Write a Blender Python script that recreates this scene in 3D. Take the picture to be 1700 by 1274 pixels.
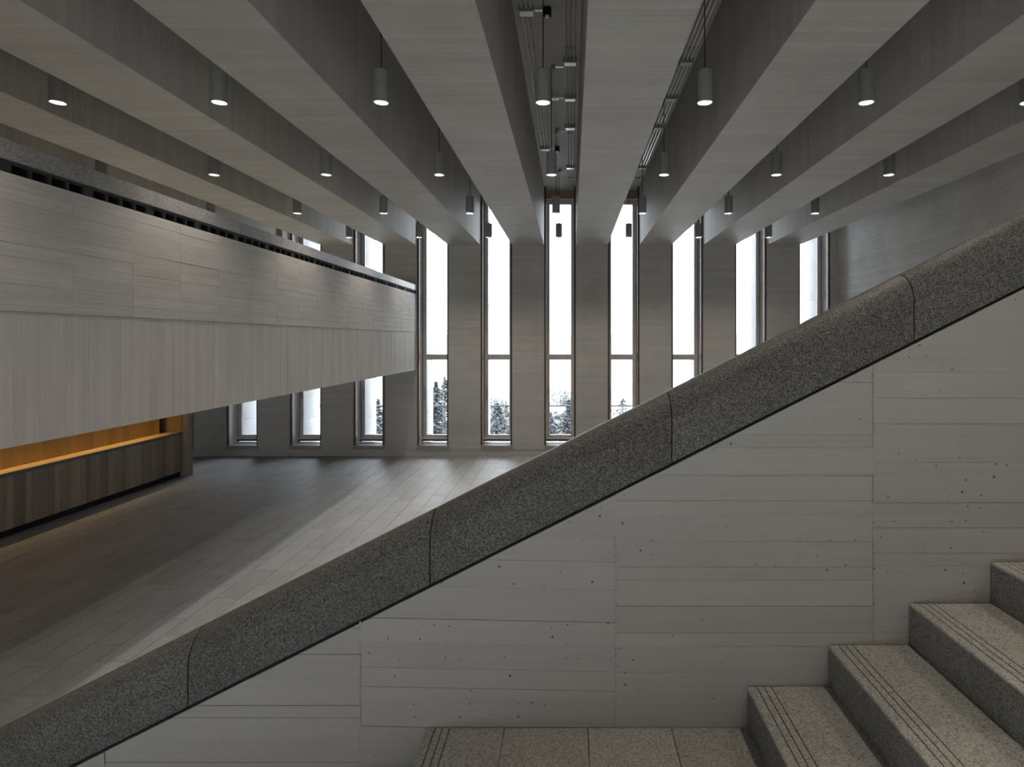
import bpy, bmesh, math, random
from mathutils import Vector
random.seed(7)
SC = bpy.context.scene
COL = SC.collection
for o in list(bpy.data.objects):
    bpy.data.objects.remove(o)

# ------------------------------------------------------------------ camera, sky, exposure
F, CX, CY = 1019.0, 948.0, 565.0          # focal length and vanishing point in 1700x1274 pixels
EYE = 3.28                                # eye above the hall floor
D = 17.35                                 # eye to the inner face of the window wall
cam = bpy.data.cameras.new('camera')
cam.sensor_fit = 'HORIZONTAL'
cam.sensor_width = 36.0
cam.lens = F / 1700 * 36.0
cam.shift_x = -(CX - 850) / 1700
cam.shift_y = (CY - 637) / 1700
cam.clip_start, cam.clip_end = 0.05, 2000
camo = bpy.data.objects.new('camera', cam)
camo.location = (0, 0, EYE)
camo.rotation_euler = (math.pi / 2, 0, 0)
COL.objects.link(camo)
SC.camera = camo

world = bpy.data.worlds.new('overcast_sky')
SC.world = world
world.use_nodes = True
bg = world.node_tree.nodes['Background']
bg.inputs[0].default_value = (0.90, 0.95, 1.0, 1)
SKY = 12.0
bg.inputs[1].default_value = SKY
world.cycles.sampling_method = 'MANUAL'
world.cycles.sample_map_resolution = 128

vs = SC.view_settings
vs.view_transform = 'Standard'
vs.look = 'None'
vs.gamma = 1
vs.use_curve_mapping = False
vs.exposure = 0.0
SC.cycles.use_denoising = True
SC.cycles.max_bounces = 10
SC.cycles.diffuse_bounces = 7
SC.cycles.transparent_max_bounces = 12
SC.cycles.sample_clamp_indirect = 6.0
SC.cycles.caustics_reflective = False
SC.cycles.caustics_refractive = False

PITCH, OPEN, PIER = 1.8, 0.896, 0.904
OX0 = -0.76                               # left edge of the opening in front of the camera
CEIL = EYE + 4.36
BEAMZ = EYE + 2.69
XL, XR = -13.5, 7.54
YR = -7.0                                 # unseen rear wall behind the camera, window band added for fill
KMIN, KMAX = -7, 4

def portal(name, x, y, z, w, h, facing):
    l = bpy.data.lights.new(name, 'AREA')
    l.shape = 'RECTANGLE'; l.size = w; l.size_y = h
    l.cycles.is_portal = True
    o = bpy.data.objects.new(name, l)
    o.location = (x, y, z)
    o.rotation_euler = (math.radians(-90 if facing < 0 else 90), 0, 0)
    COL.objects.link(o)
for k in range(KMIN, KMAX + 1):
    portal('window_daylight', OX0 + PITCH * k + OPEN / 2, 17.98, 3.9, OPEN, 7.0, -1)

# ------------------------------------------------------------------ materials
def new_mat(name):
    m = bpy.data.materials.new(name)
    m.use_nodes = True
    nt = m.node_tree
    return m, nt, nt.nodes['Principled BSDF']

class NB:
    """small node building helper"""
    def __init__(self, nt): self.nt = nt
    def n(self, t, **kw):
        x = self.nt.nodes.new(t)
        for k, v in kw.items(): setattr(x, k, v)
        return x
    def link(self, a, b): self.nt.links.new(a, b)
    def val(self, sock, v):
        if hasattr(v, 'links') or isinstance(v, bpy.types.NodeSocket): self.link(v, sock)
        else: sock.default_value = v
    def math(self, op, a, b=None, c=None, clamp=False):
        x = self.n('ShaderNodeMath', operation=op); x.use_clamp = clamp
        self.val(x.inputs[0], a)
        if b is not None: self.val(x.inputs[1], b)
        if c is not None: self.val(x.inputs[2], c)
        return x.outputs[0]
    def mapr(self, v, a, b, c, d, smooth=False):
        x = self.n('ShaderNodeMapRange')
        if smooth: x.interpolation_type = 'SMOOTHSTEP'
        self.val(x.inputs[0], v)
        for i, q in enumerate((a, b, c, d)): self.val(x.inputs[i + 1], q)
        return x.outputs[0]
    def noise(self, vec, scale, detail=2.0, rough=0.5):
        x = self.n('ShaderNodeTexNoise')
        if vec is not None: self.link(vec, x.inputs['Vector'])
        x.inputs['Scale'].default_value = scale
        x.inputs['Detail'].default_value = detail
        x.inputs['Roughness'].default_value = rough
        return x.outputs['Fac']
    def scalevec(self, vec, s, off=None):
        x = self.n('ShaderNodeMapping'); self.link(vec, x.inputs['Vector'])
        x.inputs['Scale'].default_value = s
        if off is not None: self.link(off, x.inputs['Location'])
        return x.outputs[0]
    def mixcol(self, f, a, b):
        x = self.n('ShaderNodeMix', data_type='RGBA')
        self.val(x.inputs['Factor'], f); self.val(x.inputs['A'], a); self.val(x.inputs['B'], b)
        return x.outputs['Result']
    def mulcol(self, col, v):
        x = self.n('ShaderNodeVectorMath', operation='SCALE')
        if isinstance(col, tuple): x.inputs[0].default_value = col[:3]
        else: self.link(col, x.inputs[0])
        self.val(x.inputs['Scale'], v)
        return x.outputs[0]
    def bump(self, h, strength, dist):
        x = self.n('ShaderNodeBump'); x.inputs['Strength'].default_value = strength
        x.inputs['Distance'].default_value = dist; self.link(h, x.inputs['Height'])
        return x.outputs[0]

def concrete(name, axis, w=0.1, base=(0.47, 0.455, 0.425), line=0.22, tone=0.07, rough=0.62, boards=True, pits=0.0, bumpd=0.004):
    """board-marked concrete; boards are stacked along axis 0/1/2 (object space)"""
    m, nt, bsdf = new_mat(name)
    b = NB(nt)
    tc = b.n('ShaderNodeTexCoord').outputs['Object']
    rnd = b.n('ShaderNodeObjectInfo').outputs['Random']
    off = b.math('MULTIPLY', rnd, 37.0)
    cx = b.n('ShaderNodeCombineXYZ')
    for i in range(3): b.link(off, cx.inputs[i])
    ad = b.n('ShaderNodeVectorMath', operation='ADD'); b.link(tc, ad.inputs[0]); b.link(cx.outputs[0], ad.inputs[1])
    vec = ad.outputs[0]
    big = b.noise(vec, 0.9, 4, 0.6)
    tonev = b.mapr(big, 0.3, 0.7, 1 - tone * 1.3, 1 + tone * 1.3)
    fine = b.noise(vec, 60, 3)
    height = b.math('MULTIPLY', fine, 0.12)
    st = [1.2, 1.2, 1.2]; st[axis] = 55.0
    streak = b.noise(b.scalevec(vec, tuple(st)), 1.0, 3, 0.6)
    tonev = b.math('MULTIPLY', tonev, b.mapr(streak, 0.25, 0.75, 1 - tone * 0.7, 1 + tone * 0.7))
    height = b.math('ADD', height, b.math('MULTIPLY', streak, 0.35))
    if boards:
        sep = b.n('ShaderNodeSeparateXYZ'); b.link(vec, sep.inputs[0])
        s = b.math('DIVIDE', sep.outputs[axis], w)
        s = b.math('ADD', s, b.math('MULTIPLY', b.noise(vec, 1.5, 1), 0.25))
        idx = b.math('FLOOR', s)
        fr = b.math('FRACT', s)
        wn = b.n('ShaderNodeTexWhiteNoise', noise_dimensions='1D'); b.link(idx, wn.inputs['W'])
        r = wn.outputs['Value']
        tonev = b.math('MULTIPLY', tonev, b.mapr(r, 0, 1, 1 - tone * 0.8, 1 + tone * 0.8))
        height = b.math('ADD', height, b.math('MULTIPLY', r, 0.7))
        edge = b.math('MINIMUM', fr, b.math('SUBTRACT', 1.0, fr))
        ln = b.mapr(edge, 0.0, 0.07, 1, 0, True)
        brk = b.mapr(b.noise(vec, 2.2, 2), 0.42, 0.62, 0, 1, True)
        ln = b.math('MULTIPLY', ln, brk)
        tonev = b.math('MULTIPLY', tonev, b.math('SUBTRACT', 1.0, b.math('MULTIPLY', ln, line)))
        height = b.math('SUBTRACT', height, b.math('MULTIPLY', ln, 0.5))
    if pits:
        v = b.n('ShaderNodeTexVoronoi', voronoi_dimensions='2D')
        sx = b.n('ShaderNodeSeparateXYZ'); b.link(vec, sx.inputs[0])
        cz = b.n('ShaderNodeCombineXYZ'); b.link(sx.outputs[0], cz.inputs[0]); b.link(sx.outputs[2], cz.inputs[1])
        b.link(cz.outputs[0], v.inputs['Vector']); v.inputs['Scale'].default_value = 17.0
        jit = b.n('ShaderNodeSeparateXYZ'); b.link(v.outputs['Color'], jit.inputs[0])
        on = b.math('GREATER_THAN', jit.outputs[0], 1 - pits)
        clus = b.mapr(b.noise(tc, 1.9, 2), 0.44, 0.52, 0, 1)
        rad = b.mapr(b.math('POWER', jit.outputs[1], 2.5), 0, 1, 0.028, 0.085)
        d = b.math('LESS_THAN', v.outputs['Distance'], rad)
        pit = b.math('MULTIPLY', b.math('MULTIPLY', on, d), clus)
        tonev = b.math('MULTIPLY', tonev, b.math('SUBTRACT', 1.0, b.math('MULTIPLY', pit, 0.82)))
        height = b.math('SUBTRACT', height, b.math('MULTIPLY', pit, 1.5))
    col = b.mulcol(base, tonev)
    b.link(col, bsdf.inputs['Base Color'])
    bsdf.inputs['Roughness'].default_value = rough
    b.link(b.bump(height, 0.6, bumpd), bsdf.inputs['Normal'])
    return m

def granite(name, base, dark, light, scale=170, rough=0.6, amount=1.0):
    m, nt, bsdf = new_mat(name)
    b = NB(nt)
    tc = b.n('ShaderNodeTexCoord').outputs['Object']
    rnd = b.n('ShaderNodeObjectInfo').outputs['Random']
    off = b.math('MULTIPLY', rnd, 19.0)
    cx = b.n('ShaderNodeCombineXYZ')
    for i in range(3): b.link(off, cx.inputs[i])
    ad = b.n('ShaderNodeVectorMath', operation='ADD'); b.link(tc, ad.inputs[0]); b.link(cx.outputs[0], ad.inputs[1])
    vec = ad.outputs[0]
    v = b.n('ShaderNodeTexVoronoi'); b.link(vec, v.inputs['Vector']); v.inputs['Scale'].default_value = scale
    sp = b.n('ShaderNodeSeparateXYZ'); b.link(v.outputs['Color'], sp.inputs[0])
    n1 = b.noise(vec, scale * 0.55, 3, 0.6)
    a = b.math('ADD', b.math('MULTIPLY', sp.outputs[0], 0.6), b.math('MULTIPLY', n1, 0.6))
    cr = b.n('ShaderNodeValToRGB')
    e = cr.color_ramp.elements
    e[0].position = 0.22; e[0].color = dark + (1,)
    e[1].position = 0.9; e[1].color = light + (1,)
    x = e.new(0.5); x.color = base + (1,)
    b.link(a, cr.inputs[0])
    big = b.mapr(b.noise(vec, 1.3, 4, 0.6), 0.3, 0.7, 0.88, 1.12)
    big = b.math('MULTIPLY', big, b.mapr(rnd, 0, 1, 0.94, 1.06))
    b.link(b.mulcol(cr.outputs[0], big), bsdf.inputs['Base Color'])
    bsdf.inputs['Roughness'].default_value = rough
    b.link(b.bump(a, 0.35 * amount, 0.0012), bsdf.inputs['Normal'])
    return m

def plain(name, col, rough=0.5, metal=0.0, emit=None, estr=0.0):
    m, nt, bsdf = new_mat(name)
    b = NB(nt)
    tc = b.n('ShaderNodeTexCoord').outputs['Object']
    t = b.mapr(b.noise(tc, 6, 3), 0.3, 0.7, 0.95, 1.05)
    b.link(b.mulcol(col, t), bsdf.inputs['Base Color'])
    bsdf.inputs['Roughness'].default_value = rough
    bsdf.inputs['Metallic'].default_value = metal
    if emit:
        bsdf.inputs['Emission Color'].default_value = emit + (1,)
        bsdf.inputs['Emission Strength'].default_value = estr
    return m

def wood(name, a, c, axis=2, rough=0.5):
    m, nt, bsdf = new_mat(name)
    b = NB(nt)
    tc = b.n('ShaderNodeTexCoord').outputs['Object']
    rnd = b.n('ShaderNodeObjectInfo').outputs['Random']
    cx = b.n('ShaderNodeCombineXYZ'); off = b.math('MULTIPLY', rnd, 23.0)
    for i in range(3): b.link(off, cx.inputs[i])
    ad = b.n('ShaderNodeVectorMath', operation='ADD'); b.link(tc, ad.inputs[0]); b.link(cx.outputs[0], ad.inputs[1])
    sc = [38.0, 38.0, 38.0]; sc[axis] = 1.3
    n1 = b.noise(b.scalevec(ad.outputs[0], tuple(sc)), 1.0, 4, 0.6)
    sc = [7.0, 7.0, 7.0]; sc[axis] = 0.3
    n2 = b.noise(b.scalevec(ad.outputs[0], tuple(sc)), 1.0, 2)
    f = b.math('ADD', b.math('MULTIPLY', n1, 0.5), b.math('ADD', b.math('MULTIPLY', n2, 0.25), b.math('MULTIPLY', rnd, 0.35)), clamp=True)
    col = b.mixcol(b.mapr(f, 0.3, 0.85, 0, 1), a + (1,), c + (1,))
    b.link(col, bsdf.inputs['Base Color'])
    bsdf.inputs['Roughness'].default_value = rough
    b.link(b.bump(n1, 0.2, 0.001), bsdf.inputs['Normal'])
    return m

def glass():
    m = bpy.data.materials.new('window_glass'); m.use_nodes = True
    nt = m.node_tree; b = NB(nt)
    for n in list(nt.nodes): nt.nodes.remove(n)
    out = b.n('ShaderNodeOutputMaterial'); mx = b.n('ShaderNodeMixShader')
    tr = b.n('ShaderNodeBsdfTransparent'); gl = b.n('ShaderNodeBsdfGlossy'); fr = b.n('ShaderNodeFresnel')
    tr.inputs[0].default_value = (0.93, 0.95, 0.96, 1); gl.inputs['Roughness'].default_value = 0.02
    fr.inputs[0].default_value = 1.35
    b.link(fr.outputs[0], mx.inputs[0]); b.link(tr.outputs[0], mx.inputs[1]); b.link(gl.outputs[0], mx.inputs[2])
    b.link(mx.outputs[0], out.inputs[0])
    return m

CONC = (0.47, 0.455, 0.425)
M = {}
M['beam'] = concrete('concrete_beam_boards', 1, 0.095, line=0.32, tone=0.07)
M['pier'] = concrete('concrete_pier_boards', 2, 0.095, base=(0.50, 0.49, 0.465), line=0.30, tone=0.06)
M['ceil'] = concrete('concrete_ceiling_boards', 1, 0.12, line=0.4)
M['wallr'] = concrete('concrete_right_wall', 2, 0.11, base=(0.60, 0.59, 0.57), line=0.3, tone=0.10)
M['mezz_h'] = concrete('concrete_mezzanine_upper', 2, 0.036, base=(0.55, 0.53, 0.495), line=0.12, tone=0.055, bumpd=0.005)
M['mezz_v'] = concrete('concrete_mezzanine_lower', 1, 0.043, base=(0.55, 0.53, 0.495), line=0.2, tone=0.055, bumpd=0.005)
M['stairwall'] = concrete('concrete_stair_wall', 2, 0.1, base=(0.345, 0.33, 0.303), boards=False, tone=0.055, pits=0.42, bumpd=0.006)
M['core'] = concrete('concrete_plain', 2, 0.2, boards=False)
M['coping'] = granite('granite_coping', (0.068, 0.065, 0.06), (0.014, 0.014, 0.013), (0.20, 0.192, 0.178), 300, 0.55)
M['coping'].node_tree.nodes['Principled BSDF'].inputs['Specular IOR Level'].default_value = 0.25
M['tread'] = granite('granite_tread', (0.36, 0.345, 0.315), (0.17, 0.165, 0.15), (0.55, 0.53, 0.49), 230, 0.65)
M['riser'] = granite('granite_riser_shaded', (0.165, 0.16, 0.15), (0.07, 0.067, 0.063), (0.27, 0.265, 0.25), 230, 0.65)  # same stone as the treads, with the risers' shade put into its colour
M['tile'] = granite('granite_floor', (0.315, 0.32, 0.33), (0.235, 0.24, 0.25), (0.395, 0.40, 0.41), 160, 0.55, 0.3)
M['sill'] = granite('granite_sill', (0.27, 0.27, 0.27), (0.15, 0.15, 0.15), (0.4, 0.4, 0.4), 160, 0.45)
M['fin'] = granite('granite_facade', (0.35, 0.35, 0.36), (0.30, 0.30, 0.31), (0.39, 0.39, 0.40), 60, 0.7)
M['grout'] = plain('dark_joint', (0.07, 0.07, 0.07), 0.9)
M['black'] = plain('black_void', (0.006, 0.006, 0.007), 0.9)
M['vent'] = plain('charcoal_metal', (0.034, 0.035, 0.039), 0.6)
M['alu'] = plain('grey_aluminium', (0.60, 0.58, 0.55), 0.45, 0.0)
M['reveal'] = plain('pale_reveal_lining', (0.86, 0.86, 0.86), 0.5)
M['brown'] = plain('bronze_brown_metal', (0.12, 0.075, 0.05), 0.45)
M['brown_panel'] = wood('brown_head_panel', (0.30, 0.225, 0.18), (0.42, 0.32, 0.26), 0)
M['lamp'] = plain('grey_lamp_body', (0.27, 0.27, 0.26), 0.5)
M['reflector'] = plain('lamp_reflector', (0.8, 0.8, 0.78), 0.25, 0.6, (1.0, 0.9, 0.72), 0.14)
M['bulb'] = plain('lamp_source', (1, 1, 1), 0.5, 0, (1.0, 0.88, 0.68), 2.0)
M['cord'] = plain('dark_cord', (0.03, 0.03, 0.03), 0.6)
M['steel'] = plain('galvanised_conduit', (0.85, 0.85, 0.84), 0.3, 0.7)
M['box'] = plain('grey_junction_box', (0.30, 0.30, 0.295), 0.5)
M['wood_front'] = wood('greyed_oak', (0.20, 0.155, 0.115), (0.44, 0.37, 0.29))
M['wood_back'] = wood('warm_oak', (0.42, 0.25, 0.06), (0.60, 0.38, 0.11))
M['wood_top'] = wood('oak_ledge', (0.60, 0.42, 0.22), (0.70, 0.52, 0.30), 1)
M['slate'] = plain('blue_grey_edge', (0.13, 0.15, 0.17), 0.45)
M['dark_wood'] = wood('dark_oak', (0.07, 0.05, 0.03), (0.12, 0.085, 0.055))
M['led'] = plain('led_strip', (1, 1, 1), 0.5, 0, (1.0, 0.72, 0.36), 4.0)
M['glass'] = glass()
M['glint'] = plain('arris_glint', (0.56, 0.49, 0.36), 0.35, 0.8)
M['bark'] = plain('bark', (0.06, 0.05, 0.045), 0.9)
M['needles'] = plain('conifer_needles', (0.045, 0.05, 0.05), 0.8)
M['leaves'] = plain('pale_foliage', (0.095, 0.10, 0.10), 0.8)
M['ground'] = plain('pale_ground', (0.45, 0.45, 0.44), 0.9)
M['plaster'] = plain('pale_plaster', (0.15, 0.15, 0.155), 0.9)
M['pane_far'] = plain('far_window', (0.06, 0.06, 0.065), 0.4)
M['rail'] = plain('galvanised_railing', (0.13, 0.135, 0.15), 0.5)

# ------------------------------------------------------------------ geometry helpers
class MB:
    def __init__(self): self.v = []; self.f = []
    def box(self, x0, x1, y0, y1, z0, z1):
        i = len(self.v)
        self.v += [(x, y, z) for z in (z0, z1) for y in (y0, y1) for x in (x0, x1)]
        for q in ((0, 2, 3, 1), (4, 5, 7, 6), (0, 1, 5, 4), (2, 6, 7, 3), (0, 4, 6, 2), (1, 3, 7, 5)):
            self.f.append(tuple(i + k for k in q))
        return self
    def prism(self, poly, axis, a, b):
        """poly: 2D points (in the two remaining axes, in order), extruded from a to b along axis"""
        def P(p, t):
            if axis == 1: return (p[0], t, p[1])      # poly in xz
            if axis == 0: return (t, p[0], p[1])      # poly in yz
            return (p[0], p[1], t)
        n = len(poly); i = len(self.v)
        self.v += [P(p, a) for p in poly] + [P(p, b) for p in poly]
        self.f.append(tuple(i + k for k in range(n)))
        self.f.append(tuple(i + n + k for k in reversed(range(n))))
        for k in range(n):
            q = (k + 1) % n
            self.f.append((i + k, i + n + k, i + n + q, i + q))
        return self
    def tube(self, p0, p1, r0, r1=None, n=12, caps=True):
        r1 = r0 if r1 is None else r1
        p0, p1 = Vector(p0), Vector(p1)
        d = (p1 - p0).normalized()
        u = d.orthogonal().normalized(); w = d.cross(u)
        i = len(self.v)
        for p, r in ((p0, r0), (p1, r1)):
            for k in range(n):
                a = 2 * math.pi * k / n
                self.v.append(tuple(p + (u * math.cos(a) + w * math.sin(a)) * r))
        for k in range(n):
            q = (k + 1) % n
            self.f.append((i + k, i + q, i + n + q, i + n + k))
        if caps:
            self.f.append(tuple(i + k for k in reversed(range(n))))
            self.f.append(tuple(i + n + k for k in range(n)))
        return self
    def quad(self, a, b, c, d):
        i = len(self.v); self.v += [a, b, c, d]; self.f.append((i, i + 1, i + 2, i + 3)); return self
    def mesh(self, name, fix=True):
        me = bpy.data.meshes.new(name)
        me.from_pydata(self.v, [], self.f)
        if fix:
            bm = bmesh.new(); bm.from_mesh(me)
            bmesh.ops.recalc_face_normals(bm, faces=bm.faces)
            bm.to_mesh(me); bm.free()
        me.update()
        return me
    def build(self, name, mat, parent=None, smooth=False, fix=True):
        return obj(name, self.mesh(name, fix), mat, parent, smooth)

def obj(name, me, mat=None, parent=None, smooth=False):
    if mat is not None and not me.materials: me.materials.append(mat)
    o = bpy.data.objects.new(name, me)
    COL.objects.link(o)
    if parent is not None: o.parent = parent
    if smooth:
        for p in me.polygons: p.use_smooth = True
    return o
def empty(name, loc=(0, 0, 0)):
    o = bpy.data.objects.new(name, None); o.location = loc; o.empty_display_size = 0.1
    COL.objects.link(o); return o
def tag(o, label, cat, group=None, kind=None):
    o['label'] = label; o['category'] = cat
    if group: o['group'] = group
    if kind: o['kind'] = kind
    return o
def clone(o, parent=None):
    c = o.copy(); COL.objects.link(c); c.parent = parent; return c

# ------------------------------------------------------------------ floor with stone slabs
fl = MB().box(XL, XR, YR, D + 0.6, -0.30, -0.006).build('floor', M['grout'])
tag(fl, 'grey granite slab floor of the tall hall', 'floor', kind='structure')
TW, TL, GAP = 0.32, 0.96, 0.006
tile_me = MB().box(GAP / 2, TW - GAP / 2, GAP / 2, TL - GAP / 2, -0.012, 0.0).mesh('floor_slab')
tile_me.materials.append(M['tile'])
cands, rest = [], []
x = -1.64 - TW * 38
while x < XR - 0.01:
    y = YR - random.random() * TL
    while y < D:
        y0, y1, x0, x1 = max(y, YR), min(y + TL, D), max(x, XL), min(x + TW, XR)
        if y1 - y0 > 0.02 and x1 - x0 > 0.02:
            full = (y1 - y0 > TL - 1e-4) and (x1 - x0 > TW - 1e-4)
            yc, xc = (y0 + y1) / 2, (x0 + x1) / 2
            area = 0
            if yc > 1:
                px, py = CX + F * xc / yc, CY + F * EYE / yc
                if 0 < px < 1700 and py < 1215 - 0.5037 * px and xc > -9.3:
                    area = F * F * EYE / yc ** 3
            (cands if area > 0 else rest).append((area, x0, x1, y0, y1, full))
        y += TL
    x += TW
cands.sort(reverse=True)
rest += cands[300:]
for a, x0, x1, y0, y1, full in cands[:300]:
    if full:
        o = obj('floor_slab', tile_me, None, fl); o.location = (x0, y0, 0)
    else:
        MB().box(x0 + GAP / 2, x1 - GAP / 2, y0 + GAP / 2, y1 - GAP / 2, -0.012, 0).build('floor_slab', M['tile'], fl)
mb = MB()
for a, x0, x1, y0, y1, full in rest:
    mb.box(x0 + GAP / 2, x1 - GAP / 2, y0 + GAP / 2, y1 - GAP / 2, -0.012, 0)
o = mb.build('floor_slabs_beyond', M['tile'], fl, fix=False); o['kind'] = 'stuff'

# ------------------------------------------------------------------ ceiling and beams
ce = MB().box(XL, XR, YR, D + 0.75, CEIL, CEIL + 0.3).build('ceiling', M['ceil'])
tag(ce, 'board-marked concrete ceiling with deep parallel beams', 'ceiling', kind='structure')
bme = MB().box(0, PIER, YR, D, BEAMZ, CEIL).mesh('beam'); bme.materials.append(M['beam'])
for k in range(KMIN, KMAX):
    o = obj('beam', bme, None, ce); o.location.x = OX0 + OPEN + PITCH * k

# ------------------------------------------------------------------ window wall
SILL0, SILL1 = 0.19, 0.30
FY0, FY1 = 17.93, 18.03                  # plane of the window frames
wb = MB().box(XL, XR, D, D + 0.62, 0, 0.10).build('wall_window', M['pier'])
tag(wb, 'window wall of board-marked concrete piers opposite the camera', 'wall', kind='structure')
MB().box(XL, XR, D + 0.012, D + 0.62, 0.10, SILL0).build('base_course', M['pier'], wb)
pme = MB().box(0, PIER, D, D + 0.65, SILL0, CEIL).mesh('pier'); pme.materials.append(M['pier'])
for k in range(KMIN, KMAX):
    o = obj('pier', pme, None, wb); o.location.x = OX0 + OPEN + PITCH * k
MB().box(XR - 0.204, XR, D, D + 0.65, SILL0, CEIL).build('pier', M['pier'], wb)
MB().box(XL, OX0 + PITCH * KMIN, D, D + 0.65, SILL0, CEIL).build('pier', M['pier'], wb)
# outer granite piers, block by block
fb = MB().box(0.004, PIER - 0.004, D + 0.66, 19.43, 0.003, 1.797).mesh('granite_block'); fb.materials.append(M['fin'])
for k in range(KMIN, KMAX + 1):
    for j in range(6):
        o = obj('granite_block', fb, None, wb); o.location = (OX0 + OPEN + PITCH * k, 0, -0.9 + 1.8 * j)

GB, GT, T0, T1 = 0.515, 7.25, 2.705, 2.865       # glass bottom and top, transom
def window(k, n):
    x0 = OX0 + PITCH * k; x1 = x0 + OPEN
    root = empty('window_%d' % n, (x0, D, SILL0))
    pos = WORD[k]
    tag(root, 'tall narrow window with bronze edge trim, %s' % pos, 'window', kind='structure')
    def part(mb, name, mat, par=root, sm=False):
        mb.v = [(a - x0, b - D, c - SILL0) for a, b, c in mb.v]
        o = mb.build(name, mat, par, sm); return o
    fw = 0.105
    m = MB()
    m.box(x0 + .035, x0 + .035 + fw, FY0, FY1, 0.40, GT + 0.13).box(x1 - .035 - fw, x1 - .035, FY0, FY1, 0.40, GT + 0.13)
    m.box(x0 + .035 + fw, x1 - .035 - fw, FY0, FY1, 0.40, GB).box(x0 + .035 + fw, x1 - .035 - fw, FY0, FY1, GT, GT + 0.13)
    part(m, 'frame', M['alu'])
    part(MB().box(x0 + .035 + fw, x1 - .035 - fw, FY0 + .003, FY1 - .003, T0, T1), 'transom', M['alu'])
    part(MB().box(x0 + .035 + fw, x1 - .035 - fw, 17.985, 17.995, GB, T0), 'pane', M['glass'])
    part(MB().box(x0 + .035 + fw, x1 - .035 - fw, 17.985, 17.995, T1, GT), 'pane', M['glass'])
    h = part(MB().box(x0 + .085, x0 + .11, FY0 - .045, FY0 - .03, 1.55, 1.92).box(x0 + .085, x0 + .11, FY0 - .03, FY0, 1.58, 1.62), 'handle', M['box'])
    # lining: pale reveal panels, bronze inner trim, bronze sill bar, head panel, granite sill
    for s in (0, 1):
        a, b_ = (x0, x0 + .012) if s == 0 else (x1 - .012, x1)
        part(MB().box(a, b_, D + .12, FY0 + .1, SILL1, CEIL - .27), 'reveal_panel', M['reveal'])
        tw = .055 if not (s == 1 and k in (-3, -6)) else .085
        a, b_ = (x0, x0 + tw) if s == 0 else (x1 - tw, x1)
        part(MB().box(a, b_, D + .05, D + .11, SILL1, CEIL), 'edge_trim', M['brown'])
        a, b_ = (x0 + .012, x0 + .035) if s == 0 else (x1 - .035, x1 - .012)
        part(MB().box(a, b_, FY0 + .02, FY1 - .01, SILL1, GT + .13), 'frame_stop', M['brown'])
    part(MB().box(x0 + .012, x1 - .012, FY0 - .02, FY1, 0.335, 0.395), 'sill_bar', M['brown'])
    part(MB().box(x0 + .012, x1 - .012, FY0 - .05, FY0 + .01, 0.395, 0.42), 'sill_bead', M['reveal'])
    part(MB().box(x0 + .012, x1 - .012, FY0 - .06, FY1 + .05, GT + .155, CEIL), 'head_panel', M['brown_panel'])
    part(MB().box(x0 + .012, x1 - .012, FY0 - .03, FY1, GT + .13, GT + .155), 'head_bead', M['reveal'])
    part(MB().box(x0 + .002, x1 + .03, D - .014, FY1 + .05, SILL0, SILL1 - .0), 'sill', M['sill'])
WORD = {-7: 'leftmost, in the far corner behind the wood-clad counter', -6: 'half hidden behind the wood-clad counter end',
        -5: 'first one clear of the wood-clad counter, under the mezzanine', -4: 'third from the right of those cut off by the mezzanine',
        -3: 'cut by the mezzanine just left of its near end', -2: 'immediately right of the mezzanine end',
        -1: 'second to the right of the mezzanine end', 0: 'straight ahead, showing its full brown head panel',
        1: 'first to the right of the one straight ahead', 2: 'second to the right of the one straight ahead',
        3: 'third to the right, with its foot hidden by the stair coping', 4: 'rightmost, next to the concrete side wall'}
WORD[-4] = 'middle one of the three lower openings under the mezzanine'
for i, k in enumerate(range(KMIN, KMAX + 1)):
    window(k, i + 1)

# ------------------------------------------------------------------ side walls, rear wall with added window band
wr = MB().box(XR, XR + 0.3, YR, D + 0.65, 0, CEIL).build('wall_right', M['wallr'])
tag(wr, 'board-marked concrete side wall rising behind the stair on the right', 'wall', kind='structure')
wl = MB().box(XL - 0.3, XL, YR, D + 0.65, 0, CEIL).build('wall_left', M['wallr'])
tag(wl, 'concrete side wall beyond the mezzanine on the left', 'wall', kind='structure')
wk = MB().box(XL, XR, YR - 0.6, YR, 0, 0.3).build('wall_rear', M['pier'])
tag(wk, 'unseen rear wall of concrete piers with open bays added for fill light behind the camera', 'wall', kind='structure')
RW0, RW1 = 0.3, 2.3                      # height of the window band added to light the room from behind
rme = MB().box(0, PIER, YR - 0.6, YR, RW0, RW1).mesh('pier'); rme.materials.append(M['pier'])
for k in range(KMIN, KMAX):
    o = obj('pier', rme, None, wk); o.location.x = OX0 + OPEN + PITCH * k
for k in range(KMIN, KMAX + 1):
    portal('rear_fill_daylight', OX0 + PITCH * k + OPEN / 2, YR - 0.62, (RW0 + RW1) / 2, OPEN, RW1 - RW0, 1)
MB().box(XL, XR, YR - 0.6, YR, RW1, CEIL).build('upper_wall', M['pier'], wk)

# ------------------------------------------------------------------ mezzanine
MX = -4.368
Z_TOP, Z_GR, Z_CONC, Z_ZONE, Z_BOT = EYE + 1.557, EYE + 1.405, EYE + 1.30, EYE + 0.228, EYE - 0.838
mz = MB().box(MX - 0.45, MX - 0.03, -2.0, D - 0.002, Z_BOT + 0.002, Z_CONC - .004).build('wall_mezzanine', M['core'])
tag(mz, 'board-marked concrete parapet of the mezzanine with granite top and black vent slots', 'parapet', kind='structure')
fm = MB().box(XL, MX - 0.45, -2.0, D - 0.002, Z_BOT, Z_BOT + 1.25).build('floor_mezzanine', M['core'])
tag(fm, 'concrete slab of the mezzanine behind its parapet', 'floor', kind='structure')
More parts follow.
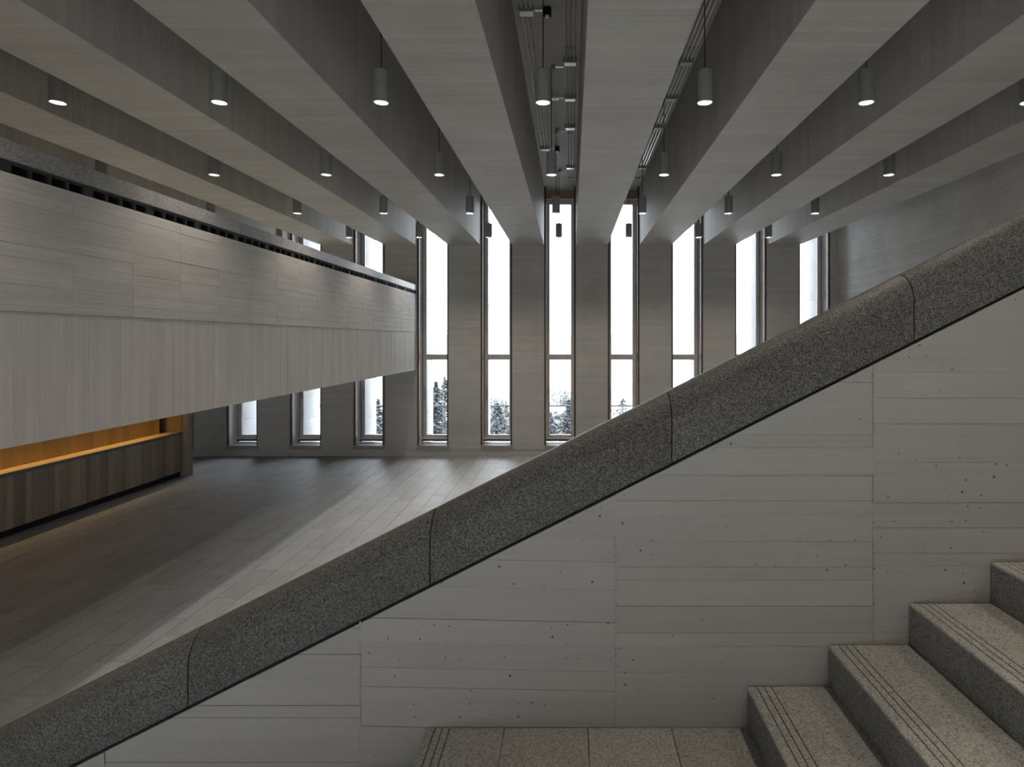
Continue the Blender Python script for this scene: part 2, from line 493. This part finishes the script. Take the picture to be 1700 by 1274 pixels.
# upper zone: boards in bays of 0.75 m, each a shallow slab
ROWS, BAY = 10, 0.745
rh = (Z_CONC - Z_ZONE) / ROWS
hbs = []
for g in (0.0002, 0.0006, 0.0011):
    hb = MB().box(-0.03, 0, 0.0006, BAY - 0.0006, g, rh - g).mesh('concrete_board'); hb.materials.append(M['mezz_h']); hbs.append(hb)
y = 3.886
cut = []
while y < D - 0.05:
    for r in range(ROWS):
        dx = random.uniform(-0.0018, 0.0018)
        if y + BAY <= D - 0.002:
            o = obj('concrete_board', random.choice(hbs), None, mz); o.location = (MX + dx, y, Z_ZONE + r * rh)
        else:
            MB().box(MX - .03, MX + dx, y + .001, D - .003, Z_ZONE + r * rh + .001, Z_ZONE + (r + 1) * rh - .001).build('concrete_board', M['mezz_h'], mz)
    y += BAY
MB().box(MX - .03, MX, -2.0, 3.885, Z_ZONE, Z_CONC).build('concrete_panel', M['mezz_h'], mz)
# lower zone: upright boards
BW = 0.13
vbs = []
for g in (0.0002, 0.0005, 0.0009):
    vb = MB().box(-0.03, 0, g, BW - g, 0, Z_ZONE - Z_BOT - 0.002).mesh('concrete_upright_board'); vb.materials.append(M['mezz_v']); vbs.append(vb)
y = 3.886
while y + BW < D:
    o = obj('concrete_upright_board', random.choice(vbs), None, mz); o.location = (MX - 0.007 + random.uniform(-0.0014, 0.0014), y, Z_BOT)
    y += BW
MB().box(MX - .03, MX - .007, y + .001, D - .003, Z_BOT, Z_ZONE - .002).build('concrete_upright_board', M['mezz_v'], mz)
MB().box(MX - .03, MX - .007, -2.0, 3.885, Z_BOT, Z_ZONE - .002).build('concrete_panel', M['mezz_v'], mz)
# vent slots (4 per unit) and granite top slabs, both 0.825 m long
U = 0.825
vm = MB()
zt, zb = Z_GR, Z_CONC
vm.box(-0.06, -0.035, 0, U, zt - 0.022, zt).box(-0.06, -0.035, 0, U, zb, zb + 0.012)
w_op, w_bar = 0.152, 0.034
xs = 0.0
vm.box(-0.06, -0.035, -0.03, 0.035, zb + .012, zt - .022)
yy = 0.035
for j in range(4):
    yy += w_op
    vm.box(-0.06, -0.035, yy, yy + (w_bar if j < 3 else U - yy - 0.03), zb + .012, zt - .022)
    yy += w_bar
vme = vm.mesh('vent_grille'); vme.materials.append(M['vent'])
gme = MB().box(-0.42, 0.002, 0.0015, U - 0.0015, Z_GR, Z_TOP).mesh('coping_slab'); gme.materials.append(M['coping'])
M['mezz_gr'] = granite('granite_mezzanine', (0.26, 0.255, 0.245), (0.13, 0.125, 0.12), (0.42, 0.41, 0.40), 150, 0.4)
gme.materials[0] = M['mezz_gr']
y = 4.83 - 0.035 - 3 * U
while y < D - 0.1:
    if y + U <= D:
        o = obj('vent_grille', vme, None, mz); o.location = (MX, y, 0)
        o = obj('coping_slab', gme, None, mz); o.location = (MX, y, 0)
    else:
        MB().box(MX - .42, MX + .002, y, D - .003, Z_GR, Z_TOP).build('coping_slab', M['mezz_gr'], mz)
        MB().box(MX - .06, MX - .035, y, D - .003, Z_CONC, Z_GR).build('vent_grille', M['vent'], mz)
    y += U
MB().box(MX - 0.43, MX - 0.13, -2.0, D - .003, Z_CONC, Z_GR).build('vent_void', M['black'], mz)

# ------------------------------------------------------------------ stair parapet
SP = 420.0                                # pixels per metre in the plane of the parapet
PY = F / SP                               # its distance
def wx(px): return (px - CX) / SP
def wz(py): return EYE - (py - CY) / SP
SL = 0.5037
X_REF, Z_REF = wx(311), wz(1174)
def zline(x): return Z_REF + (x - X_REF) * SL          # lower edge of the coping
XA, XB = -4.05, 4.9
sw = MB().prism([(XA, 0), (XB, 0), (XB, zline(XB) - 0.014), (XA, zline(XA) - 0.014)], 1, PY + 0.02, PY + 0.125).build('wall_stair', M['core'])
tag(sw, 'board-marked concrete stair parapet wall with a rounded granite coping', 'wall', kind='structure')
def clip(poly, f):
    out = []
    for i in range(len(poly)):
        a, b_ = poly[i], poly[(i + 1) % len(poly)]
        fa, fb_ = f(a), f(b_)
        if fa >= 0: out.append(a)
        if (fa >= 0) != (fb_ >= 0):
            t = fa / (fa - fb_); out.append((a[0] + (b_[0] - a[0]) * t, a[1] + (b_[1] - a[1]) * t))
    return out
STAIR_Z0 = wz(1208)
# bays and board joints measured on the photograph (pixel rows), continued by regular courses outside it
def rows_to(py_list, step):
    a = sorted(py_list)
    while wz(a[0]) < 6.2: a.insert(0, a[0] - step)
    while wz(a[-1]) > 0: a.append(a[-1] + step)
    return a
BAYS = [(XA, wx(-250 + 0), 0.0, rows_to([1000], 43)),
        (wx(-250), wx(173), 0.0, rows_to([1020, 1065], 43)),
        (wx(173), wx(598), 0.0, rows_to([1087, 1128, 1172, 1192, 1225, 1267], 43)),
        (wx(598), wx(1022), -0.02, rows_to([930, 976, 998, 1030, 1070, 1112, 1144, 1168, 1210], 43)),
        (wx(1022), wx(1450), 0.0, rows_to([635, 678, 722, 744, 788, 832, 856, 899, 942, 964, 1007, 1051, 1073, 1117, 1160, 1181], 43)),
        (wx(1450), wx(1878), 0.0, rows_to([618, 661, 704, 768, 834, 877, 919, 940, 983, 1025, 1050], 43)),
        (wx(1878), XB, 0.0, rows_to([618], 43))]
for x0, x1, tilt, rows in BAYS:
    for a, b_ in zip(rows[:-1], rows[1:]):
        zt, zb = wz(a), wz(b_)
        xm = (x0 + x1) / 2
        if zt < 0: continue
        g = random.choice((0.0001, 0.0004, 0.0008))
        poly = [(x0 + g, max(0, zb + tilt * (x0 - xm)) + g), (x1 - g, max(0, zb + tilt * (x1 - xm)) + g),
                (x1 - g, max(0, zt + tilt * (x1 - xm)) - g), (x0 + g, max(0, zt + tilt * (x0 - xm)) - g)]
        poly = clip(poly, lambda p: zline(p[0]) - 0.014 - p[1])
        if len(poly) < 3: continue
        h = max(p[1] for p in poly) - min(p[1] for p in poly)
        if h < 0.006: continue
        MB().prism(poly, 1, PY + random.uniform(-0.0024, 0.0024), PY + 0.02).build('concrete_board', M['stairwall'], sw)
# rough casting seams between the bays
for x0, x1, tilt, rows in BAYS[1:]:
    mb = MB(); z = 0.0
    while z < zline(x0) - 0.02:
        h = random.uniform(0.008, 0.02); r = random.uniform(0.0014, 0.0048)
        cx_ = x0 + random.uniform(-0.002, 0.002)
        mb.prism([(cx_ - r, z), (cx_ + r, z + .001), (cx_ + r * .7, z + h), (cx_ - r * .8, z + h - .001)], 1, PY - random.uniform(0.001, 0.0048), PY + 0.004)
        z += h * random.uniform(0.9, 1.5)
    o = mb.build('casting_seam', M['stairwall'], sw); o['kind'] = 'stuff'
# rounded coping stones
CH, CR, CWID = 0.272, 0.122, 0.128
Y0 = PY + 0.002
prof = [(Y0, 0.0), (Y0, CH - CR)]
NA = 14
for i in range(1, NA + 1):
    a = math.pi / 2 * i / NA
    prof.append((Y0 + (CWID - .008) * (1 - math.cos(a)), CH - CR + CR * math.sin(a)))
prof += [(Y0 + CWID, CH - .004), (Y0 + CWID, 0.0)]
jx = [XA] + [wx(311 + 402.3 * i) for i in range(-3, 9)]
jx = [q for q in jx if q <= XB] + [XB]
jx = sorted(set(jx))
jx[jx.index(min(jx, key=lambda q: abs(q - wx(1518))))] = wx(1518.5)
for a, b_ in zip(jx[:-1], jx[1:]):
    if b_ - a < 0.05: continue
    mb = MB(); n = len(prof)
    A, B = a + 0.0022, b_ - 0.0022
    def ring(x, s): return [(x, PY + .002 + CWID / 2 + (p[0] - PY - .002 - CWID / 2) * s, zline(x) + CH * .4 + (p[1] - CH * .4) * s) for p in prof]
    mb.v = ring(A, 0.985) + ring(A + 0.002, 1) + ring(B - 0.002, 1) + ring(B, 0.985)
    for r in range(3):
        for k in range(n):
            q = (k + 1) % n
            mb.f.append((r * n + k, r * n + q, (r + 1) * n + q, (r + 1) * n + k))
    mb.f.append(tuple(range(n))); mb.f.append(tuple(reversed(range(3 * n, 4 * n))))
    o = mb.build('coping_stone', M['coping'], sw, smooth=True)
    o.data.set_sharp_from_angle(angle=math.radians(35))
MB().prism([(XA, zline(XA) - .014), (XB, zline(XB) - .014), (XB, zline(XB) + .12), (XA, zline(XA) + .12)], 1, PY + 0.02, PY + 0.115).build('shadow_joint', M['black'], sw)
def slope_bar(xa, xb, y0, y1, dz0, dz1):
    return MB().prism([(xa, zline(xa) + dz0), (xb, zline(xb) + dz0), (xb, zline(xb) + dz1), (xa, zline(xa) + dz1)], 1, y0, y1)
slope_bar(XA, XB, Y0 + CWID, Y0 + CWID + .005, CH - .03, CH + .001).build('edge_trim', M['glint'], sw)  # metal strip added for the light caught on the coping's back arris

# ------------------------------------------------------------------ stair
st = empty('staircase', (0, 1.0, 0))
tag(st, 'granite staircase with grooved treads rising to the right beside the parapet', 'staircase')
RUN, RISE = 0.3203, 0.1637
SY0, SY1 = -1.6, PY - 0.0055               # stair width
LX0, LX1 = wx(707.5), wx(1240)
def sub(mb): mb.v = [(a, b_ - 1.0, c) for a, b_, c in mb.v]; return mb
def make_tread(x0, x1, z, th=0.010, y0=SY0, y1=SY1):
    # strips rather than one concave polygon, so that every face is convex
    g, d = 0.0045, 0.005
    mb = MB(); cur = x0
    mb.box(x0, x1, y0, y1, z - th, z - d)
    first = True
    for q in (0.037, 0.0655, 0.094):
        a, b_ = cur, x0 + q - g / 2
        if first:
            mb.prism([(a, z - d), (b_, z - d), (b_, z), (a + .003, z), (a, z - .003)], 1, y0, y1); first = False
        else: mb.box(a, b_, y0, y1, z - d, z)
        cur = x0 + q + g / 2
    mb.box(cur, x1, y0, y1, z - d, z)
    return sub(mb)
strip_me = MB().box(-.0021, .0021, SY0, SY1, -.005, -.0012).mesh('groove_shade_strip'); strip_me.materials.append(M['grout'])  # dark filler added in the grooves in place of their shade
def strips(x0, z, par):
    for q in (0.037, 0.0655, 0.094):
        o = obj('groove_shade_strip', strip_me, None, par); o.location = (x0 + q, -1.0, z)
# landing: grooved edge slab and plain slabs
strips(LX0, STAIR_Z0, make_tread(LX0, wx(837.8) - .0015, STAIR_Z0).build('landing_slab', M['tread'], st))
edges = [wx(837.8), wx(975.8), wx(1114), LX1 + 0.03]
for a, b_ in zip(edges[:-1], edges[1:]):
    sub(MB().box(a + .0018, b_ - .0018, SY0, SY1, STAIR_Z0 - .010, STAIR_Z0)).build('landing_slab', M['tread'], st)
# upper flight
NUP = 13
for i in range(NUP):
    x0 = LX1 + RUN * i; z = STAIR_Z0 + RISE * (i + 1)
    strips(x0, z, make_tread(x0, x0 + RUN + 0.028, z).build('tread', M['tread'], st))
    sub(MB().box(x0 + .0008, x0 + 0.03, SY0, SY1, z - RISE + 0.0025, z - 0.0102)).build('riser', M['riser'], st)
# lower flight
for i in range(10):
    x1 = LX0 - RUN * i; z = STAIR_Z0 - RISE * (i + 1)
    if z > 0.02:
        make_tread(x1 - RUN, x1 + 0.028, z).build('tread', M['tread'], st)
    zb = max(0.0, z)
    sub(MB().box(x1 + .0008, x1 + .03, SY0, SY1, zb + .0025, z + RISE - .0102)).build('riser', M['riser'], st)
# concrete body of the stair
sb = MB()
sb.box(LX0 + .031, LX1 + .03, SY0 + .01, SY1 - .01, 0.0, STAIR_Z0 - .0103)
for i in range(NUP):
    x0 = LX1 + RUN * i + .031; sb.box(x0, x0 + RUN, SY0 + .01, SY1 - .01, max(0, STAIR_Z0 + RISE * i - 0.6), STAIR_Z0 + RISE * (i + 1) - .0103)
for i in range(10):
    z = STAIR_Z0 - RISE * (i + 1)
    if z > 0.06: sb.box(LX0 - RUN * (i + 1) + .031, LX0 - RUN * i + .031, SY0 + .01, SY1 - .01, 0, z - .0103)
sub(sb).build('stair_body', M['core'], st)
ZUP = STAIR_Z0 + RISE * NUP
ul = MB().box(LX1 + RUN * NUP + .03, XR, SY0, PY + .2, ZUP - .3, ZUP).build('floor_upper_landing', M['tread'])
tag(ul, 'granite landing at the top of the stair by the right wall', 'landing', kind='structure')

# ------------------------------------------------------------------ wood-clad counter under the mezzanine
CYA, CYB = 3.0, 14.8
cn = empty('reception_counter', (-9.5, 9.0, 0))
tag(cn, 'long wood-clad reception counter with a lit niche under the mezzanine', 'counter')
def cpart(mb, name, mat, par=cn):
    mb.v = [(a + 9.5, b_ - 9.0, c) for a, b_, c in mb.v]; return mb.build(name, mat, par)
LZ = 1.067
pm = MB().box(0, .02, .0007, .1173, 0.125, LZ - .062).mesh('front_board'); pm.materials.append(M['wood_front'])
y = CYB - .118
while y > CYA:
    o = obj('front_board', pm, None, cn); o.location = (-9.39 + 9.5, y - 9.0, 0); y -= .118
cpart(MB().box(-9.44, -9.42, CYA, CYB, 0, .125), 'toe_kick', M['black'])
cpart(MB().box(-9.40, -9.365, CYA, CYB - .002, LZ - .06, LZ), 'ledge_edge', M['slate'])
cpart(MB().box(-9.725, -9.40, CYA, CYB - .002, LZ - .04, LZ), 'ledge', M['wood_top'])
cpart(MB().box(-9.72, -9.42, CYA, CYB, 0.125, LZ - .062), 'counter_body', M['dark_wood'])
bm_ = MB().box(-.02, 0, .0007, .1993, LZ, 2.0).mesh('back_board'); bm_.materials.append(M['wood_back'])
y = 14.5 - .2
while y > CYA:
    o = obj('back_board', bm_, None, cn); o.location = (-9.72 + 9.5, y - 9.0, 0); y -= .2
cpart(MB().box(-10.4, -9.745, CYA, 14.5, 0, 2.4), 'back_body', M['dark_wood'])
cpart(MB().box(-10.4, -10.2, 14.5, CYB, 0, 2.4), 'recess_back', M['dark_wood'])
cpart(MB().box(-9.725, -9.38, 14.775, 14.80, LZ, 2.0), 'niche_end', M['wood_back'])
cpart(MB().box(-10.4, -9.215, CYB, CYB + .16, 0, Z_BOT - .003), 'end_panel', M['wood_front'])
cpart(MB().box(-9.745, -9.37, CYA, CYB, 2.0, Z_BOT - .003), 'niche_head', M['wood_front'])
cpart(MB().box(-9.715, -9.69, CYA, 14.45, 1.985, 1.9995), 'light_strip', M['led'])
l = bpy.data.lights.new('niche_light', 'AREA'); l.shape = 'RECTANGLE'; l.size = 0.02; l.size_y = 14.4 - CYA
l.energy = 20; l.spread = math.radians(78); l.color = (1.0, 0.68, 0.28)
lo = bpy.data.objects.new('niche_light', l); lo.location = (-9.70 + 9.5, (CYA + 14.4) / 2 - 9.0, 1.98); lo.parent = cn
COL.objects.link(lo)

# ------------------------------------------------------------------ pendant lamps
LZB = EYE + 2.644                          # lower rim of the lamps
LR, LH = 0.083, 0.355
def lathe(prof, n=28):
    mb = MB(); m_ = len(prof)
    for k in range(n):
        a = 2 * math.pi * k / n
        for r, z in prof: mb.v.append((r * math.cos(a), r * math.sin(a), z))
    for k in range(n):
        q = (k + 1) % n
        for j in range(m_ - 1):
            mb.f.append((k * m_ + j, q * m_ + j, q * m_ + j + 1, k * m_ + j + 1))
    return mb
bodyM = lathe([(0.001, LH), (LR - .004, LH), (LR, LH - .004), (LR, 0.0), (LR - .006, -0.0), (LR - .006, 0.02)]).mesh('lamp_body'); bodyM.materials.append(M['lamp'])
reflM = lathe([(LR - .007, 0.002), (LR - .014, 0.03), (LR - .034, 0.085), (0.022, 0.11), (0.001, 0.11)], 18).mesh('reflector'); reflM.materials.append(M['reflector'])
bulbM = lathe([(0.001, 0.075), (0.016, 0.08), (0.02, 0.095), (0.02, 0.109), (0.001, 0.1095)], 14).mesh('light_source'); bulbM.materials.append(M['bulb'])
cordM = MB().tube((0, 0, LH), (0, 0, CEIL - LZB - 0.05), 0.006, n=8).mesh('cord'); cordM.materials.append(M['cord'])
capM = lathe([(0.001, CEIL - LZB - .06), (.03, CEIL - LZB - .06), (.035, CEIL - LZB - .05), (.035, CEIL - LZB), (.001, CEIL - LZB)], 16).mesh('ceiling_rose'); capM.materials.append(M['box'])
grpM = lathe([(0.001, LH + .03), (.009, LH + .03), (.012, LH), (.001, LH)], 12).mesh('cord_grip'); grpM.materials.append(M['cord'])
for me in (bodyM, reflM):
    for p in me.polygons: p.use_smooth = True
bodyM.set_sharp_from_angle(angle=math.radians(40))
spot = bpy.data.lights.new('lamp_light', 'SPOT')
spot.energy = 125; spot.color = (1.0, 0.90, 0.76); spot.spot_size = math.radians(104); spot.spot_blend = 1.0; spot.shadow_soft_size = 0.04
ROWY = [0.3937 * D, 0.5660 * D, 0.7381 * D, 0.9106 * D]
ROWW = ['nearest row', 'second row', 'third row', 'row at the windows']
BAYW = {-4: 'bay farthest left above the mezzanine', -3: 'bay left of the mezzanine parapet',
        -2: 'bay right of the mezzanine parapet', -1: 'bay left of the exposed conduits',
        0: 'bay with two conduit runs', 1: 'bay right of the central beam',
        2: 'second bay right of central beam', 3: 'bay beside the last right beam'}
def pendant(k, y, label, group):
    root = empty('pendant_lamp', (OX0 + OPEN / 2 + PITCH * k, y, LZB))
    tag(root, label, 'pendant lamp', group)
    for n_, me in (('lamp_body', bodyM), ('reflector', reflM), ('light_source', bulbM), ('cord', cordM), ('cord_grip', grpM), ('ceiling_rose', capM)):
        obj(n_, me, None, root)
    s = bpy.data.objects.new('lamp_light', spot); s.parent = root; s.location = (0, 0, 0.07); COL.objects.link(s)
for k in range(-4, 4):
    for r in range(4):
        if k == -4 and r == 0: continue
        pendant(k, ROWY[r], 'grey cylinder pendant lamp, %s, in the %s' % (ROWW[r], BAYW[k]), 'cylinder pendants hanging between the beams')
# unseen lamps added at chosen grid points to brighten stair and mezzanine
BACKW = ['first', 'second', 'third']
for k, rs in ((-3, (1,)), (-2, (1,)), (-1, (1,)), (0, (1,)), (1, (1, 2, 3)), (2, (1, 2, 3)), (3, (1, 2, 3))):
    for r in rs:
        pendant(k, ROWY[0] - 0.1722 * D * r, 'added grey cylinder pendant lamp, %s row outside the picture, %s' % (BACKW[r - 1], BAYW[k]), 'added cylinder pendants over the stair')
for k, w in ((-5, 'first hidden bay'), (-6, 'second hidden bay')):
    for r in range(4):
        pendant(k, ROWY[r], 'added grey cylinder pendant lamp deep over the mezzanine, %s, %s' % (w, ROWW[r]), 'added cylinder pendants over the mezzanine')

# ------------------------------------------------------------------ conduit runs on the ceiling
def conduit(xc, ys, boxes, arms, label, end_bracket=None):
    root = empty('conduit_run', (xc, boxes[0], CEIL))
    tag(root, label, 'conduit', 'exposed conduit runs on the ceiling')
    def part(mb, name, mat, par=root):
        mb.v = [(a - xc, b_ - boxes[0], c - CEIL) for a, b_, c in mb.v]; return mb.build(name, mat, par)
    for dx in (-.062, 0, .062):
        part(MB().tube((xc + dx, ys[0], CEIL - .035), (xc + dx, ys[1], CEIL - .035), .0105, n=8), 'conduit', M['steel'])
    for y in boxes:
        bx = part(MB().box(xc - .105, xc + .105, y - .075, y + .075, CEIL - .075, CEIL), 'junction_box', M['box'])
        part(MB().box(xc - .09, xc + .09, y - .06, y + .06, CEIL - .08, CEIL - .075), 'box_lid', M['steel'], bx).location = (0, 0, 0)
    y = ys[0] + .4
    while y < ys[1]:
        part(MB().box(xc - .085, xc + .085, y - .008, y + .008, CEIL - .026, CEIL - .012), 'clip', M['box']); y += 1.9
    for (y, x_end, kind) in arms:
        s = 1 if x_end > xc else -1
        part(MB().tube((xc + s * .105, y, CEIL - .035), (x_end, y, CEIL - .035), .0105, n=8), 'branch_arm', M['steel'])
        if kind == 'plate':
            p = part(MB().box(x_end - .055, x_end + .055, y - .05, y + .05, CEIL - .06, CEIL), 'sensor_plate', M['steel'])
            part(MB().box(x_end - .025, x_end + .025, y - .01, y + .01, CEIL - .063, CEIL - .06), 'sensor_slot', M['black'], p)
        elif kind == 'head':
            p = part(MB().tube((x_end, y, CEIL), (x_end, y, CEIL - .10), .055, n=18), 'detector_head', M['black'])
            part(MB().tube((x_end, y, CEIL - .10), (x_end, y, CEIL - .125), .03, .02, n=14), 'detector_tip', M['steel'], p)
        else:
            part(MB().box(x_end - .03, x_end + .03, y - .03, y + .03, CEIL - .075, CEIL), 'outlet_box', M['box'])
    if end_bracket:
        part(MB().box(xc - .05, xc - .03, end_bracket - .03, end_bracket + .03, CEIL - .05, CEIL).box(xc + .03, xc + .05, end_bracket - .03, end_bracket + .03, CEIL - .05, CEIL).box(xc - .03, xc + .03, end_bracket - .01, end_bracket + .01, CEIL - .03, CEIL - .015), 'end_bracket', M['box'])
def yc(py): return 4.30 * F / (CY - py)
XC0 = OX0 + OPEN / 2
conduit(-0.015, (3.0, yc(279)), [yc(105), yc(165), yc(213), yc(279)],
        [(ROWY[1] - .1, XC0 + .03, 'out'), (yc(165), XC0 + .03, 'plate'), (ROWY[2] - .1, XC0 + .03, 'out'), (ROWY[3] - .15, XC0 + .03, 'out')],
        'three parallel steel conduits on the right side of the central ceiling bay', yc(298))
conduit(-0.585, (3.0, yc(248)), [yc(21), yc(248)], [(yc(21), XC0 + .0, 'head'), (yc(248), XC0 + .0, 'head')],
        'three parallel steel conduits on the left side of the central ceiling bay')
conduit(1.785, (3.0, yc(279)), [yc(105), yc(165), yc(213), yc(279)],
        [(ROWY[1] - .1, XC0 + PITCH + .03, 'out'), (yc(165), XC0 + PITCH + .03, 'plate'), (ROWY[2] - .1, XC0 + PITCH + .03, 'out'), (ROWY[3] - .15, XC0 + PITCH + .03, 'out')],
        'three parallel steel conduits half hidden behind the central beam', yc(298))

# ------------------------------------------------------------------ outside: terrace, railing, trees, houses
te = MB().box(-30, 30, D + 0.62, 20.2, -0.6, -0.1).build('terrace', M['ground'])
tag(te, 'pale terrace outside the tall windows', 'terrace', kind='structure')
gr = MB().quad((-200, 20.2, -9), (200, 20.2, -9), (200, 90, -7), (-200, 90, -7)).quad((-200, 90, -7), (200, 90, -7), (300, 420, 7), (-300, 420, 7)).build('ground', M['ground'])
tag(gr, 'pale hillside seen through the windows', 'ground', kind='structure')
rl = empty('terrace_railing', (0, 19.7, -0.1))
tag(rl, 'thin metal railing crossing the lower window panes outside', 'railing')
zr = EYE - 108 * 19.7 / F
for nm, mb in [('top_rail', MB().box(-20, 12, -.02, .02, zr + .1 - .045, zr + .1))]:
    mb.build(nm, M['rail'], rl)
ps = MB().box(-.02, .02, -.015, .015, 0, zr + .055).mesh('post'); ps.materials.append(M['rail'])
for i in range(-3, 3):
    o = obj('post', ps, None, rl); o.location.x = -4.13 + 5.4 * i

def at(px, py, y): return ((px - CX) * y / F, y, EYE - (py - CY) * y / F)
def conifer(px, ptop, pbot_w, y, label, ragged=1.0, mat='needles', spread=None, grp='conifers outside the windows'):
    x, _, zt = at(px, ptop, y)
    zb = -9 + (y - 20) * .028
    h = zt - zb
    root = empty('conifer_tree', (x, y, zb)); tag(root, label, 'tree', grp)
    MB().tube((0, 0, 0), (0, 0, h * .96), h * .02 + .05, .02, 8).build('trunk', M['bark'], root)
    mb = MB(); R = spread or h * .24
    n = 4200
    for _ in range(n):
        t = random.random() ** 0.75                 # 0 top, 1 bottom
        tier = 0.62 + 0.38 * (1 - ((t * 11) % 1.0))
        r = R * min(1.0, t * 2.4) * tier * math.sqrt(random.random()) * random.uniform(.8, 1.1) * ragged
        a = random.random() * 6.283 + math.floor(t * 11) * 1.7
        a = math.floor(a * 5) / 5 + random.uniform(-.07, .07)
        z = h * (1 - t * .9) - r * .25
        s = random.uniform(.05, .12) * (0.6 + h * .035)
        c = Vector((r * math.cos(a), r * math.sin(a), z))
        u = Vector((math.cos(a), math.sin(a), -.35)) * s * 1.7
        w = Vector((-math.sin(a), math.cos(a), random.uniform(-.5, .5))) * s
        mb.quad(tuple(c - u - w * .3), tuple(c - w), tuple(c + u), tuple(c + w))
    mb.build('foliage', M[mat], root, fix=False)
def broadleaf(px, ptop, y, rad, label):
    x, _, zt = at(px, ptop, y)
    zb = -9 + (y - 20) * .028
    h = zt - zb
    root = empty('broadleaf_tree', (x, y, zb)); tag(root, label, 'tree', 'broadleaf trees outside the windows')
    MB().tube((0, 0, 0), (0, 0, h * .75), .22, .08, 8).build('trunk', M['bark'], root)
    mb = MB()
    blobs = [(random.uniform(-.6, .6) * rad, random.uniform(-.6, .6) * rad, h - rad * random.uniform(.55, 2.1), rad * random.uniform(.35, .6)) for _ in range(14)]
    for bx, by, bz, br in blobs:
        for _ in range(190):
            d = Vector((random.gauss(0, 1), random.gauss(0, 1), random.gauss(0, 1))).normalized() * br * random.uniform(.6, 1)
            c = Vector((bx, by, bz)) + d
            u = Vector((random.gauss(0, 1), random.gauss(0, 1), random.gauss(0, 1))).normalized(); w = u.orthogonal().normalized()
            s = random.uniform(.12, .26)
            mb.quad(tuple(c - u * s), tuple(c - w * s * .6), tuple(c + u * s), tuple(c + w * s * .6))
    mb.build('foliage', M['leaves'], root, fix=False)
conifer(724, 632, 0, 28, 'tall dark conifer left in the window next to the mezzanine end', 1.0, spread=1.3)
conifer(738, 626, 0, 44, 'tall dark conifer right in the window next to the mezzanine end', 1.0, spread=2.0)
conifer(628, 664, 0, 33, 'dark conifer in the window cut by the mezzanine', 1.1, spread=2.2)
conifer(826, 668, 0, 34, 'wide ragged conifer in the second window past the mezzanine end', 1.1, spread=2.3)
conifer(831, 641, 0, 120, 'small distant conifer in the second window past the mezzanine end', 1.0, spread=2.2)
conifer(944, 664, 0, 30, 'slender conifer in the window straight ahead', .9, spread=1.3)
conifer(914, 686, 0, 39, 'low conifer at left in the window straight ahead', 1.1, spread=1.8)
conifer(1034, 662, 0, 50, 'broad-topped dark conifer in the first window right of the central one', 1.2, spread=3.6)
broadleaf(927, 680, 45, 2.2, 'pale bushy tree low in the window straight ahead')
broadleaf(938, 640, 95, 3.2, 'distant rounded tree in the window straight ahead')
broadleaf(1040, 688, 62, 2.6, 'pale bushy tree below the railing in the first window right of centre')
broadleaf(840, 652, 80, 2.4, 'pale bushy tree behind the railing in the second window past the mezzanine')
broadleaf(744, 684, 37, 1.5, 'low pale bush behind the railing post')
broadleaf(1136, 640, 90, 3.0, 'faint distant tree in the second window right of the central one')
def house(px, ptop, y, w, label, floors, cols):
    x, _, zt = at(px, ptop, y); zb = -9 + (y - 20) * .03
    root = empty('apartment_building', (x, y, zb)); tag(root, label, 'building', 'distant buildings outside the windows')
    h = zt - zb
    MB().box(-w / 2, w / 2, 0, w * .8, 0, h).build('wall', M['plaster'], root)
    MB().box(-w / 2 - .3, w / 2 + .3, -.3, w * .8 + .3, h, h + .5).build('roof', M['plaster'], root)
    for i in range(floors):
        for j in range(cols):
            cx_ = -w / 2 + w * (j + .5) / cols; cz = h - 2.0 - 3.0 * i
            if cz > 1.5: MB().box(cx_ - w * .17 / cols * 1.6, cx_ + w * .17 / cols * 1.6, -.08, 0.02, cz - .8, cz + .8).build('window', M['pane_far'], root)
broadleaf(724, 682, 52, 2.4, 'pale bushy tree low behind the left conifer by the mezzanine end')
broadleaf(820, 690, 56, 2.2, 'pale bushy tree low at left in the second window past the mezzanine')
broadleaf(842, 694, 48, 1.7, 'pale bushy tree low at right in the second window past the mezzanine')
broadleaf(620, 676, 44, 2.2, 'pale bushy tree behind the conifer in the window cut by the mezzanine')
broadleaf(934, 650, 130, 5.0, 'faint far tree group crown in the window straight ahead')
house(925, 611, 190, 11, 'pale narrow apartment tower in the window straight ahead', 8, 3)
house(738, 606, 210, 13, 'pale apartment block behind the conifers by the mezzanine end', 8, 3)
house(817, 610, 230, 9, 'pale apartment tower in the second window past the mezzanine end', 8, 3)
